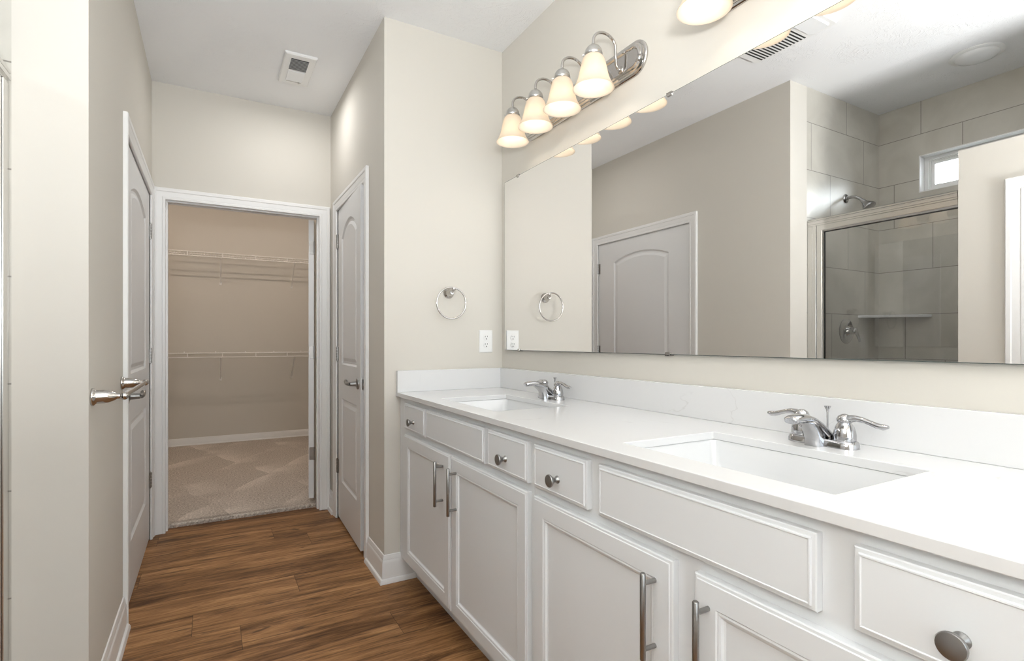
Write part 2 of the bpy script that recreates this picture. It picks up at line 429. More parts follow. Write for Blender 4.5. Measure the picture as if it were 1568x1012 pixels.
def wall_with_openings_y(x0, x1, y0, y1, z1, openings):
    """wall running along y between x0,x1; openings (ya,yb,za,zb)"""
    mb = MB(); y = y0
    for ya, yb, za, zb in sorted(openings):
        if ya > y: mb.box(x0, x1, y, ya, 0, z1)
        if za > 0: mb.box(x0, x1, ya, yb, 0, za)
        if zb < z1: mb.box(x0, x1, ya, yb, zb, z1)
        y = yb
    if y1 > y: mb.box(x0, x1, y, y1, 0, z1)
    return mb
DL0, DL1 = 2.712, 3.772     # left door opening
DR0, DR1 = 2.905, 3.628     # right door opening
DH = 2.045
FX0, FX1 = -0.238, 0.655    # far opening
struct(wall_with_openings_y(SDX, XL, Y0, YF, CH, [(DL0, DL1, 0, DH)]), 'wall_left', M['wall'])
struct(wall_with_openings_y(XR, XR+T, YR, YF, CH, [(DR0, DR1, 0, DH)]), 'wall_right', M['wall'])
struct(MB().box(XR+T, XM+T, YR, YR+T, 0, CH), 'wall_return', M['wall'])
struct(MB().box(XM, XM+T, -1.5, YR, 0, CH).box(XM, XM+T, YR+T, YF, 0, CH), 'wall_mirror_side', M['wall'])
mb = MB().box(-1.11, FX0-0.018, YF, YF+T, 0, CH).box(FX1+0.018, 2.02, YF, YF+T, 0, CH).box(FX0-0.018, FX1+0.018, YF, YF+T, DH+0.016, CH)
struct(mb, 'wall_far', M['wall'])
struct(MB().box(-1.11, 2.02, 6.85, 6.96, 0, CH), 'wall_closet_back', M['wall'])
struct(MB().box(-1.11, -1.0, YF+T, 6.85, 0, CH), 'wall_closet_left', M['wall'])
struct(MB().box(1.9, 2.02, YF+T, 6.85, 0, CH), 'wall_closet_right', M['wall'])
# shower walls
struct(MB().box(SBX-T, SDX, Y0, Y0+T, 0, CH), 'wall_shower_head', M['tile_side'])
WY0, WY1, WZ0, WZ1 = 0.80, 1.709, 2.143, 2.384
struct(wall_with_openings_y(SBX-0.14, SBX, 0.25, Y0, CH, [(WY0, WY1, WZ0, WZ1)]), 'wall_shower_back', M['tile_back'])
struct(MB().box(SBX-0.14, SDX-0.12, 0.25-T, 0.25, 0, CH), 'wall_shower_near', M['tile_side'])
struct(MB().box(SDX-0.12, SDX, 0.25, PYE, 0, 2.104), 'wall_low_partition', M['wall'])
struct(MB().box(SDX-0.12, SDX, -1.5, 0.25, 0, CH), 'wall_left_rear', M['wall'])
# rear wall with a wide opening added to let daylight in
mb = MB().box(SDX-0.12, -0.35, -1.62, -1.5, 0, CH).box(1.25, XM+T, -1.62, -1.5, 0, CH).box(-0.35, 1.25, -1.62, -1.5, 0, 0.8).box(-0.35, 1.25, -1.62, -1.5, 2.3, CH)
struct(mb, 'wall_rear', M['wall'])
def window_unit(name, mpf, a0, a1, z0, z1, fw=0.035):
    """a vinyl frame, its sash and a pane; mpf(a,z,d) -> xyz, d depth into the opening"""
    w = thing(name, mpf((a0+a1)/2, z0, 0.08), kind='structure')
    mb = MB()
    sweep(mb, [(a0, z0), (a1, z0), (a1, z1), (a0, z1)], [(0, 0.05), (fw, 0.05), (fw, 0.068), (fw*1.25, 0.068), (fw*1.25, 0.12), (0, 0.12)], lambda a, b, h: mpf(a, b, h), closed=True)
    build(mb, 'window_frame', M['trim'], w)
    mb = MB(); i = fw*1.25+0.001
    sweep(mb, [(a0+i, z0+i), (a1-i, z0+i), (a1-i, z1-i), (a0+i, z1-i)], [(0, 0.078), (0.02, 0.078), (0.02, 0.11), (0, 0.11)], lambda a, b, h: mpf(a, b, h), closed=True)
    build(mb, 'sash', M['trim'], w)
    mb = MB(); i += 0.015
    mb.rings([[mpf(a0+i, z0+i, d), mpf(a1-i, z0+i, d), mpf(a1-i, z1-i, d), mpf(a0+i, z1-i, d)] for d in (0.092, 0.097)])
    build(mb, 'pane', M['window_glass'], w)
    return w
w1 = window_unit('window_1', lambda a, z, d: (SBX-d-0.01, a, z), WY0, WY1, WZ0, WZ1, 0.026)
mb = MB()   # white reveal lining
sweep(mb, [(WY0, WZ0), (WY1, WZ0), (WY1, WZ1), (WY0, WZ1)], [(0, 0.0), (0.006, 0.0), (0.006, 0.0595), (0, 0.0595)], lambda a, b, h: (SBX-h+0.001, a, b), closed=True)
build(mb, 'window_reveal', M['trim'], w1)
window_unit('added_window', lambda a, z, d: (a, -1.5-d+0.02, z), -0.35, 1.25, 0.8, 2.3, 0.04)  # unseen window, added so daylight fills the room from behind

# ---------------------------------------------------------------- casings
# profile: s measured outward from the opening, h out of the wall
CAS = [(0, 0), (0, 0.008), (0.003, 0.0105), (0.014, 0.0115), (0.017, 0.0085), (0.021, 0.0105), (0.046, 0.0135), (0.050, 0.0165), (0.066, 0.0175), (0.070, 0.0145), (0.070, 0)]
def casing(name, a0, a1, top, mp, flip):
    # travel so that "left" is away from the opening
    pts = [(a0, 0), (a0, top), (a1, top), (a1, 0)] if not flip else [(a0, 0), (a0, top), (a1, top), (a1, 0)]
    mb = MB(); sweep(mb, pts, CAS, mp)
    return struct(mb, name, M['trim'], smooth=30)
casing('trim_1', DL0+0.006, DL1-0.006, 2.031, lambda a, b, h: (XL+h, a, b), False)
casing('trim_2', DR0-0.006, DR1+0.002, 2.031, lambda a, b, h: (XR-h, a, b), False)
casing('trim_3', FX0, FX1, 2.031, lambda a, b, h: (a, YF-h, b), False)
casing('trim_4', FX0, FX1, 2.031, lambda a, b, h: (a, YF+T+h, b), False)
# the little door in the low wall (seen in the mirror)
casing('trim_5', 0.30, 0.936, 1.846, lambda a, b, h: (SDX+h, a, b), False)

def jamb(name, a0, a1, top, depth, mpf, th=0.016, stop=(0.038, 0.075)):
    mb = MB()
    pts = [(a0, 0), (a0, top), (a1, top), (a1, 0)]
    sweep(mb, pts, [(0, 0), (th, 0), (th, depth), (0, depth)], mpf)
    s0, s1 = stop
    sweep(mb, pts, [(-0.010, s0), (0.0, s0), (0.0, s1), (-0.010, s1)], mpf)
    return struct(mb, name, M['trim'])
jamb('trim_6', DL0, DL1, 2.036, 0.168, lambda a, b, h: (XL-h, a, b), th=-0.0+0.008, stop=(0.045, 0.08))
jamb('trim_7', DR0, DR1, 2.036, T, lambda a, b, h: (XR+h, a, b), th=0.008, stop=(0.045, 0.08))
jamb('trim_8', FX0, FX1, 2.036, T, lambda a, b, h: (a, YF+h, b), th=0.016, stop=(0.030, 0.070))

# ---------------------------------------------------------------- baseboards
BASE = [(0, 0), (0.026, 0), (0.0255, 0.010), (0.021, 0.019), (0.014, 0.022), (0.013, 0.095), (0.011, 0.104), (0.0085, 0.108), (0.0085, 0.116), (0.0055, 0.124), (0.0045, 0.131), (0, 0.133)]
def baseboard(name, pts, z=0, prof=BASE):
    mb = MB(); sweep(mb, pts, prof, lambda a, b, h: (a, b, h+z))
    return struct(mb, name, M['trim'], smooth=30)
baseboard('baseboard_left', [(XL, 2.645), (XL, Y0), (SDX+0.01, Y0)][::-1][0:3][::-1] if False else [(XL, Y0+0.0), (XL, 2.646)][::-1])
baseboard('baseboard_right', [(XR, 2.827), (XR, YR), (0.885, YR)][::-1][::-1][::1][::-1])
baseboard('baseboard_right_far', [(XR, YF), (XR, 3.702)][::-1])
baseboard('baseboard_closet', [(1.9, 6.85), (-1.0, 6.85)], z=0.024, prof=[(s, h*0.60) for s, h in BASE])
baseboard('baseboard_left_end', [(XL, Y0), (SDX+0.03, Y0)])

# ---------------------------------------------------------------- panel outlines
def rect_ring(a0, a1, b0, b1, i=0.0, nseg=16):
    """closed outline, bottom-left start, nseg points along the top so it matches the arched one"""
    return arch_ring(a0, a1, b0, b1, b1, i, nseg)
def arch_ring(a0, a1, b0, sh, crown, i=0.0, nseg=16):
    w = a1-a0; c = (a0+a1)/2; pts = [(a0+i, b0+i), (a1-i, b0+i)]
    rise = crown-sh
    if rise < 1e-6:
        for k in range(nseg+1): pts.append((a1-i-(w-2*i)*k/nseg, crown-i))
        return pts
    R = (w*w/4+rise*rise)/(2*rise); cz = crown-R
    Ri = R-i; hw = w/2-i
    for k in range(nseg+1):
        x = hw-2*hw*k/nseg
        pts.append((c+x, cz+math.sqrt(max(Ri*Ri-x*x, 0))))
    return pts

def molded_door(root, name, a0, a1, z0, z1, th, mp, up, lo, mat):
    """slab from a0..a1; front face at h=0, thickness goes to h=-th; up=(a0,a1,b0,shoulder,crown), lo=(a0,a1,b0,b1)"""
    bm = bmesh.new()
    def loop(pts, h):
        vs = [bm.verts.new(mp(a, b, h)) for a, b in pts]
        return vs
    def edges(vs): return [bm.edges.new((vs[i], vs[(i+1) % len(vs)])) for i in range(len(vs))]
    outer = loop([(a0, z0), (a1, z0), (a1, z1), (a0, z1)], 0); eo = edges(outer)
    prof = [(0, 0), (0.005, -0.0045), (0.012, -0.0085), (0.024, -0.0085), (0.030, -0.006), (0.044, -0.0015)]
    allE = list(eo)
    for kind, q in (('a', up), ('r', lo)):
        rings = []
        for i, h in prof:
            pts = arch_ring(*q, i=i) if kind == 'a' else rect_ring(*q, i=i)
            rings.append(loop(pts, h))
        allE += edges(rings[0])
        n = len(rings[0])
        for k in range(len(rings)-1):
            for i in range(n):
                j = (i+1) % n
                bm.faces.new((rings[k][i], rings[k][j], rings[k+1][j], rings[k+1][i]))
        bm.faces.new(rings[-1])
    bmesh.ops.triangle_fill(bm, use_beauty=True, use_dissolve=False, edges=allE)
    back = loop([(a0, z0), (a1, z0), (a1, z1), (a0, z1)], -th)
    for i in range(4):
        j = (i+1) % 4
        bm.faces.new((outer[i], outer[j], back[j], back[i]))
    bm.faces.new(list(reversed(back)))
    bmesh.ops.recalc_face_normals(bm, faces=bm.faces)
    org = ORG[root.name]
    bmesh.ops.translate(bm, verts=bm.verts, vec=-org)
    me = bpy.data.meshes.new(name); bm.to_mesh(me); bm.free(); me.materials.append(mat)
    for p in me.polygons: p.use_smooth = True
    me.set_sharp_from_angle(angle=math.radians(14))
    o = bpy.data.objects.new(name, me); COL.objects.link(o); o.parent = root; ORG[o.name] = org
    return o

def hinge(root, mp, a, z, side=1):
    """butt hinge: knuckle at a standing proud, leaf edges on the slab and jamb"""
    mb = MB()
    for k in range(5):
        c0 = z-0.045+k*0.018
        mb.tube([mp(a, c0+0.0008, 0.006), mp(a, c0+0.0172, 0.006)], 0.0078, 12)
    mb.tube([mp(a, z-0.049, 0.006), mp(a, z-0.045, 0.006)], 0.0045, 10); mb.tube([mp(a, z+0.045, 0.006), mp(a, z+0.049, 0.006)], 0.0045, 10)
    mb.rings([[mp(a-side*0.028, z-0.045, h), mp(a, z-0.045, h), mp(a, z+0.045, h), mp(a-side*0.028, z+0.045, h)] for h in (0.0002, 0.0022)])
    build(mb, 'hinge', M['hinge'], root, smooth=40)

def lever(root, mp, a, z, dirn, L_=0.105):
    """mp(a,b,h): lever set at a,z pointing dirn along a"""
    o = Vector(mp(a, z, 0)); ax = (Vector(mp(a, z, 1))-o)
    mb = MB().lathe(o, ax, [(0.031, 0), (0.032, 0.004), (0.030, 0.008), (0.020, 0.0105), (0.0135, 0.014), (0.0125, 0.030), (0.012, 0.046)], 28)
    pts = [mp(a+dirn*t, z+dz, h) for t, dz, h in ((-0.006, 0, 0.046), (0.006, 0.001, 0.051), (0.022, 0.001, 0.053), (0.045, 0.000, 0.053), (0.066, 0.001, 0.052), (0.082, 0.004, 0.051), (0.095, 0.010, 0.050), (0.104, 0.013, 0.050))]
    mb.tube(pts, [0.0095, 0.0115, 0.0105, 0.0095, 0.0095, 0.010, 0.0105, 0.006], 14)
    return build(mb, 'lever_handle', M['gunmetal'], root, smooth=45)

# left door (closed, hinges at its far edge)
mpL = lambda a, b, h: (XL-0.004+h, a, b)
d1 = thing('door_1', (XL, (DL0+DL1)/2, 0), kind='structure')
molded_door(d1, 'door_slab', DL0+0.004, DL1-0.004, 0.014, 2.030, 0.035, mpL, (2.930, 3.560, 1.02, 1.850, 1.908), (2.930, 3.560, 0.265, 0.805), M['door'])
for z in (1.816, 1.085, 0.352): hinge(d1, mpL, DL1-0.002, z)
lever(d1, mpL, 2.795, 0.93, 1)
# right door (a touch ajar, hinges at its far edge)
ang = math.radians(1.6)
def mpR(a, b, h):
    # a measured along the slab from the hinge line at DR1
    t = (DR1-0.004)-a
    hx, hy = XR+0.004, DR1-0.004
    dx, dy = -math.sin(ang), -math.cos(ang)
    nx, ny = -math.cos(ang), math.sin(ang)
    return (hx+dx*t+nx*h, hy+dy*t+ny*h, b)
d2 = thing('door_2', (XR, (DR0+DR1)/2, 0), kind='structure')
molded_door(d2, 'door_slab', 2.945, DR1-0.004, 0.014, 2.030, 0.035, mpR, (3.046, 3.50, 1.02, 1.825, 1.915), (3.046, 3.50, 0.265, 0.805), M['door'])
for z in (1.826, 1.085, 0.347): hinge(d2, mpR, DR1-0.002, z)
lever(d2, mpR, 3.005, 0.93, 1)
mb = MB(); e = 2.945
mb.rings([[mpR(e-dd, 0.902, -0.008), mpR(e-dd, 0.902, -0.031), mpR(e-dd, 0.958, -0.031), mpR(e-dd, 0.958, -0.008)] for dd in (-0.0002, 0.0018)])
mb.rings([[mpR(e-dd, 0.922, -0.013), mpR(e-dd, 0.922, -0.026), mpR(e-dd, 0.938, -0.026), mpR(e-dd, 0.938, -0.016)] for dd in (0.0018, 0.009)])
build(mb, 'latch_plate', M['hinge'], d2)
# closet door, swung open into the closet past a right angle
a3 = math.radians(104)
hx, hy = FX1-0.001, YF+T+0.006
def mp3(a, b, h):
    # a along the slab from the hinge; h out of its far-right face
    ux, uy = -math.cos(a3), math.sin(a3)          # closed: points to -x
    nx, ny = -uy*-1, ux*-1
    return (hx+ux*a+nx*h, hy+uy*a+ny*h, b)
d3 = thing('door_3', (FX1, YF+T, 0.024), kind='structure')
ux, uy = math.cos(PI-a3), math.sin(PI-a3)
nrm = Vector((-uy, ux, 0))                         # left side of the slab direction (towards -x)
def mp3(a, b, h): return (hx-0.012+ux*a+nrm.x*h, hy+0.010+uy*a+nrm.y*h, b)
molded_door(d3, 'door_slab', 0.0, 0.86, 0.052, 2.030, 0.035, lambda a, b, h: mp3(a, b, h+0.036), (0.13, 0.73, 1.02, 1.850, 1.908), (0.13, 0.73, 0.265, 0.805), M['door'])
for z in (1.835, 1.09, 0.37):
    mb = MB()
    mb.rings([[mp3(dd, z-0.045, 0.004), mp3(dd, z-0.045, 0.027), mp3(dd, z-0.041, 0.031), mp3(dd, z+0.041, 0.031), mp3(dd, z+0.045, 0.027), mp3(dd, z+0.045, 0.004)] for dd in (-0.0022, 0.0)])
    mb.tube([mp3(-0.006, z-0.045, -0.001), mp3(-0.006, z+0.045, -0.001)], 0.006, 12)
    build(mb, 'hinge', M['hinge'], d3, smooth=40)
# closed door in the low wall
d4 = thing('door_4', (SDX, 0.62, 0), kind='structure')
molded_door(d4, 'door_slab', 0.302, 0.934, 0.014, 1.844, 0.030, lambda a, b, h: (SDX+0.004+h*0.5, a, b), (0.42, 0.81, 0.93, 1.66, 1.72), (0.42, 0.81, 0.26, 0.75), M['door'])

# ---------------------------------------------------------------- vanity
FX = 0.812              # face frame plane
def ring_front(mb, y0, y1, z0, z1, rings):
    """a cabinet front; rings (inset, proud of face frame)"""
    rs = [[(FX-h, y0+i, z0+i), (FX-h, y1-i, z0+i), (FX-h, y1-i, z1-i), (FX-h, y0+i, z1-i)] for i, h in rings]
    return mb.rings(rs)
DOOR_R = [(0, 0.0003), (0, 0.0145), (0.0025, 0.0165), (0.0070, 0.0170), (0.0085, 0.0190), (0.050, 0.0190), (0.0525, 0.0165), (0.0560, 0.0178), (0.0600, 0.0165), (0.0625, 0.0120), (0.0665, 0.0105)]
DRW_R = [(0, 0.0003), (0, 0.0140), (0.0020, 0.0155), (0.0070, 0.0160), (0.0085, 0.0192), (0.0105, 0.0196), (0.0120, 0.0184)]
def knob(parent, y, z):
    mb = MB().lathe((FX-0.018, y, z), (-1, 0, 0), [(0.0105, 0), (0.0100, 0.003), (0.0065, 0.006), (0.0060, 0.010), (0.0085, 0.015), (0.0135, 0.021), (0.0168, 0.025), (0.0172, 0.0275), (0.0160, 0.0295), (0.0090, 0.0305), (0.0001, 0.0308)], 32)
    return build(mb, 'knob', M['gunmetal'], parent, smooth=50)
def pull(parent, y, z0, z1):
    xb = FX-0.019-0.033; mb = MB()
    mb.tube([(xb, y, z0), (xb, y, z0+0.0015), (xb, y, z1-0.0015), (xb, y, z1)], [0.005, 0.0062, 0.0062, 0.005], 18)
    for zz in (z0+0.021, z1-0.021): mb.tube([(FX-0.0188, y, zz), (xb, y, zz)], 0.0048, 14)
    return build(mb, 'bar_pull', M['gunmetal'], parent, smooth=50)
def cabinet(label, ya, yb, doors, drawers, blanks):
    c = thing('vanity_cabinet', (FX+0.28, (ya+yb)/2, 0), label, 'cabinet', 'white vanity cabinets under the countertop')
    mb = MB()
    mb.box(FX, FX+0.019, ya, yb, 0.113, 0.8985)
    mb.box(FX+0.019, XM-0.012, ya, ya+0.016, 0.113, 0.8985).box(FX+0.019, XM-0.012, yb-0.016, yb, 0.113, 0.8985)
    mb.box(XM-0.012, XM-0.002, ya, yb, 0.113, 0.8985).box(FX+0.019, XM-0.012, ya+0.016, yb-0.016, 0.113, 0.131)
    build(mb, 'body', M['cabinet'], c)
    build(MB().box(FX+0.075, FX+0.091, ya, yb, 0.0, 0.113), 'toe_kick', M['cabinet'], c)
    for y0, y1, hy in doors:
        mb = ring_front(MB(), y0, y1, 0.136, 0.731, DOOR_R)
        d = build(mb, 'door', M['cabinet'], c, smooth=20)
        pull(d, hy, 0.522, 0.698)
    for y0, y1 in drawers:
        mb = ring_front(MB(), y0, y1, 0.756, 0.876, DRW_R)
        d = build(mb, 'drawer', M['cabinet'], c, smooth=20)
        knob(d, (y0+y1)/2+0.0, 0.803)
    for y0, y1 in blanks:
        build(ring_front(MB(), y0, y1, 0.756, 0.876, DRW_R), 'false_drawer_front', M['cabinet'], c, smooth=20)
    return c
def knob_shift(): pass
cabA = cabinet('white vanity cabinet at the towel ring wall, shown whole with two knobs', 1.2955, 2.539,
        [(1.880, 2.428, 1.947), (1.311, 1.867, 1.815)], [(2.158, 2.428), (1.312, 1.565)], [(1.590, 2.140)])
cabB = cabinet('white vanity cabinet nearest the camera, cut off by the photo bottom', 0.045, 1.2945,
        [(0.756, 1.276, 0.802), (0.182, 0.702, 0.668)], [(1.033, 1.276), (0.165, 0.417)], [(0.470, 0.990)])

# countertop with two cut-outs
S1 = (0.877, 1.200, 1.665, 2.165); S2 = (0.876, 1.198, 0.488, 0.992)
ct = thing('countertop', (1.085, 1.29, 0.899), 'long white quartz countertop with faint veins running the whole vanity', 'countertop')
xs = sorted({0.789, S1[0], S1[1], 1.3805}); ys = sorted({0.035, S1[2], S1[3], S2[2], S2[3], 2.5385})
xs = [0.789, 0.8765, 1.199, 1.3805]
solid = {}
for i in range(3):
    for j in range(5):
        solid[i, j] = not (i == 1 and j in (1, 3))
mb = MB()
z0, z1 = 0.899, 0.919
for (i, j), s in solid.items():
    if not s: continue
    xa, xb, yc, yd = xs[i], xs[i+1], ys[j], ys[j+1]
    mb.add([(xa,yc,z1),(xb,yc,z1),(xb,yd,z1),(xa,yd,z1)], [(0,1,2,3)]); mb.add([(xa,yc,z0),(xb,yc,z0),(xb,yd,z0),(xa,yd,z0)], [(3,2,1,0)])
    for di, dj, q in ((-1,0,((xa,yc),(xa,yd))),(1,0,((xb,yd),(xb,yc))),(0,-1,((xb,yc),(xa,yc))),(0,1,((xa,yd),(xb,yd)))):
        if not solid.get((i+di, j+dj), False):
            (ax, ay), (bx_, by_) = q
            mb.add([(ax,ay,z0),(bx_,by_,z0),(bx_,by_,z1),(ax,ay,z1)], [(3,2,1,0)])
build(mb, 'counter_slab', M['quartz'], ct, bevel=0.0015)
build(MB().box(1.3605, 1.3805, 0.035, 2.5385, 0.9192, 1.024), 'backsplash', M['quartz'], ct, bevel=0.0012)
build(MB().box(0.791, 1.3603, 2.5185, 2.5385, 0.9192, 1.024), 'side_splash', M['quartz'], ct, bevel=0.0012)

# sinks
def rrect(cx, cy, hw, hl, r, z, n=6):
    pts = []
    for sx, sy, a0 in ((1, 1, 0), (-1, 1, PI/2), (-1, -1, PI), (1, -1, 3*PI/2)):
        for k in range(n+1):
            a = a0+PI/2*k/n
            pts.append((cx+sx*(hw-r)+r*math.cos(a), cy+sy*(hl-r)+r*math.sin(a), z))
    return pts
def make_sink(S, label):
    cx, cy = (S[0]+S[1])/2, (S[2]+S[3])/2; hw, hl = (S[1]-S[0])/2, (S[3]-S[2])/2
    s = thing('undermount_sink', (cx, cy, 0.76), label, 'sink', 'undermount sinks in the countertop')
    R = []
    R.append(rrect(cx, cy, hw+0.020, hl+0.020, 0.02, 0.8985))
    R.append(rrect(cx, cy, hw+0.003, hl+0.003, 0.016, 0.8985))
    R.append(rrect(cx, cy, hw-0.001, hl-0.001, 0.018, 0.890))
    R.append(rrect(cx, cy, hw-0.012, hl-0.014, 0.022, 0.845))
    R.append(rrect(cx, cy, hw-0.022, hl-0.030, 0.030, 0.800))
    R.append(rrect(cx, cy, hw-0.036, hl-0.050, 0.040, 0.781))
    R.append(rrect(cx, cy, hw-0.060, hl-0.080, 0.050, 0.774))
    R.append(rrect(cx, cy, 0.030, 0.030, 0.029, 0.768))
    R.append(rrect(cx, cy, 0.022, 0.022, 0.0215, 0.762))
    mb = MB().rings(R, False, False)
    o = build(mb, 'bowl', M['porcelain'], s, smooth=50)
    sd = o.modifiers.new('wall_thickness', 'SOLIDIFY'); sd.thickness = 0.008; sd.offset = -1
    mb = MB().lathe((cx, cy, 0.766), (0, 0, 1), [(0.021, 0), (0.029, 0.004), (0.030, 0.006), (0.026, 0.007), (0.021, 0.0045), (0.019, 0.006), (0.001, 0.008)], 28)
    build(mb, 'drain', M['chrome'], s, smooth=50)
    return s
make_sink(S1, 'rectangular white sink in the counter nearest the towel ring')
make_sink(S2, 'large rectangular white sink in the foreground of the counter')

# faucets
def make_faucet(yc, label):
    z = 0.919; xc = 1.282
    f = thing('faucet', (xc, yc, z), label, 'faucet', 'chrome two-handle sink faucets')
    # base plate: stadium, stepped
    def stad(hw, hl, zz, n=10):
        pts = []
        for k in range(n+1):
            a = -PI/2+PI*k/n; pts.append((xc+hw*math.sin(a)*-1, yc+(hl-hw)+hw*math.cos(a), zz))
        for k in range(n+1):
            a = PI/2+PI*k/n; pts.append((xc+hw*math.sin(a)*-1, yc-(hl-hw)+hw*math.cos(a), zz))
        return pts
    mb = MB().rings([stad(0.0275, 0.0825, z+0.0002), stad(0.0270, 0.0820, z+0.010), stad(0.0245, 0.0795, z+0.016), stad(0.0225, 0.0775, z+0.0175)])
    build(mb, 'base_plate', M['chrome'], f, smooth=50)
    for s in (-1, 1):
        yh = yc+s*0.0515
        mb = MB().lathe((xc, yh, z+0.0174), (0, 0, 1), [(0.0235, 0), (0.0240, 0.003), (0.0238, 0.012), (0.0225, 0.022), (0.0195, 0.032), (0.0150, 0.040), (0.0130, 0.044)], 28)
        hb = build(mb, 'handle_body', M['chrome'], f, smooth=60)
        mb = MB()
        mb.lathe((xc, yh, z+0.058), (0, 0, 1), [(0.0125, 0), (0.0165, 0.003), (0.0170, 0.009), (0.0140, 0.015), (0.0085, 0.019), (0.0055, 0.0205), (0.0001, 0.0215)], 24)
        pts = [(xc-0.000, yh+s*t, z+zz) for t, zz in ((0.004, 0.066), (0.016, 0.0700), (0.028, 0.0712), (0.042, 0.0690), (0.056, 0.0645), (0.070, 0.0600), (0.082, 0.0590), (0.091, 0.0605))]
        mb.tube(pts, [0.010, 0.0085, 0.0068, 0.0058, 0.0058, 0.0066, 0.0068, 0.004], 14, flat=((1, 0, 0), 1.35))
        build(mb, 'lever', M['chrome'], f, smooth=60)
    # spout: broad low arch coming forward
    R = []
    spine = [(0.024, 0.008, 0.030, 0.004), (0.014, 0.014, 0.028, 0.009), (0.002, 0.023, 0.025, 0.011), (-0.014, 0.036, 0.0225, 0.0115), (-0.032, 0.0490, 0.0205, 0.0115), (-0.052, 0.0595, 0.0190, 0.0112), (-0.074, 0.0665, 0.0178, 0.0110), (-0.098, 0.0690, 0.0170, 0.0105), (-0.118, 0.0680, 0.0165, 0.0100), (-0.128, 0.0665, 0.0150, 0.0088), (-0.131, 0.0655, 0.0115, 0.0060)]
    for k, (dx, dz, hw, ht) in enumerate(spine):
        a = spine[max(k-1, 0)]; b = spine[min(k+1, len(spine)-1)]
        t = Vector((b[0]-a[0], 0, b[1]-a[1])).normalized(); nrm_ = Vector((-t.z, 0, t.x))
        if nrm_.z < 0: nrm_ = -nrm_
        c = Vector((xc+dx, yc, z+dz)); ring = []
        for i in range(20):
            an = 2*PI*i/20; ca, sa = math.cos(an), math.sin(an)
            yy = hw*math.copysign(abs(ca)**0.75, ca); hh = ht*math.copysign(abs(sa)**0.8, sa)
            ring.append(c+Vector((0, yy, 0))+nrm_*hh)
        R.append(ring)
    mb = MB().rings(R)
    # skirt filling below the arch down to the base, concave towards the front
    prof = [(-0.050, 0.0), (-0.0500, 0.016), (-0.0560, 0.034), (-0.0700, 0.048), (-0.092, 0.060)]
    L_, Rr = [], []
    back = [(0.020, 0.0), (0.010, 0.012), (-0.006, 0.028), (-0.028, 0.044), (-0.060, 0.061)]
    rings = []
    for (fx_, fz), (bx_, bz) in zip(prof, back):
        hw = 0.0185
        zf, zb = z+fz+0.0003, z+bz+0.0003
        rings.append([(xc+fx_, yc-hw*0.72, zf), (xc+fx_+0.006, yc-hw, zf), (xc+bx_, yc-hw, zb), (xc+bx_, yc+hw, zb), (xc+fx_+0.006, yc+hw, zf), (xc+fx_, yc+hw*0.72, zf)])
    mb.rings(rings)
    mb.lathe((xc-0.112, yc, z+0.067), (0, 0, -1), [(0.0115, 0), (0.0112, 0.006), (0.0095, 0.0075), (0.009, 0.0065)], 20)
    build(mb, 'spout', M['chrome'], f, smooth=55)
    mb = MB().tube([(xc+0.021, yc, z+0.004), (xc+0.021, yc, z+0.078)], 0.0022, 10)
    mb.lathe((xc+0.021, yc, z+0.074), (0, 0, 1), [(0.0022, 0), (0.0032, 0.004), (0.0035, 0.008), (0.0075, 0.0155), (0.0078, 0.0170), (0.0055, 0.0175)], 18)
    build(mb, 'lift_rod', M['chrome'], f, smooth=50)
    return f
make_faucet(1.915, 'small distant chrome faucet behind the sink nearest the towel ring')
make_faucet(0.742, 'large chrome two-handle faucet behind the foreground sink')

# ---------------------------------------------------------------- mirror, clips
MX = 1.363
mr = thing('wall_mirror', (MX, 1.28, 1.121), 'wide frameless wall mirror above the vanity backsplash', 'mirror')
build(MB().box(MX+0.0006, 1.3795, 0.08, 2.480, 1.121, 2.013), 'glass_edge', M['mirror_edge'], mr)
build(MB().box(MX, MX+0.0005, 0.082, 2.478, 1.1230, 2.0110), 'reflecting_face', M['mirror'], mr)
for y, z, s in ((2.335, 2.013, 1), (1.309, 2.013, 1), (0.28, 2.013, 1), (2.325, 1.121, -1), (1.316, 1.121, -1), (0.28, 1.121, -1)):
    mb = MB().box(MX-0.004, MX-0.0003, y-0.011, y+0.011, min(z-s*0.009, z+s*0.004), max(z-s*0.009, z+s*0.004))
    mb.box(MX-0.004, XM-0.001, y-0.011, y+0.011, min(z+s*0.0005, z+s*0.004), max(z+s*0.0005, z+s*0.004))
    build(mb, 'mirror_clip', M['nickel'], mr, bevel=0.001)

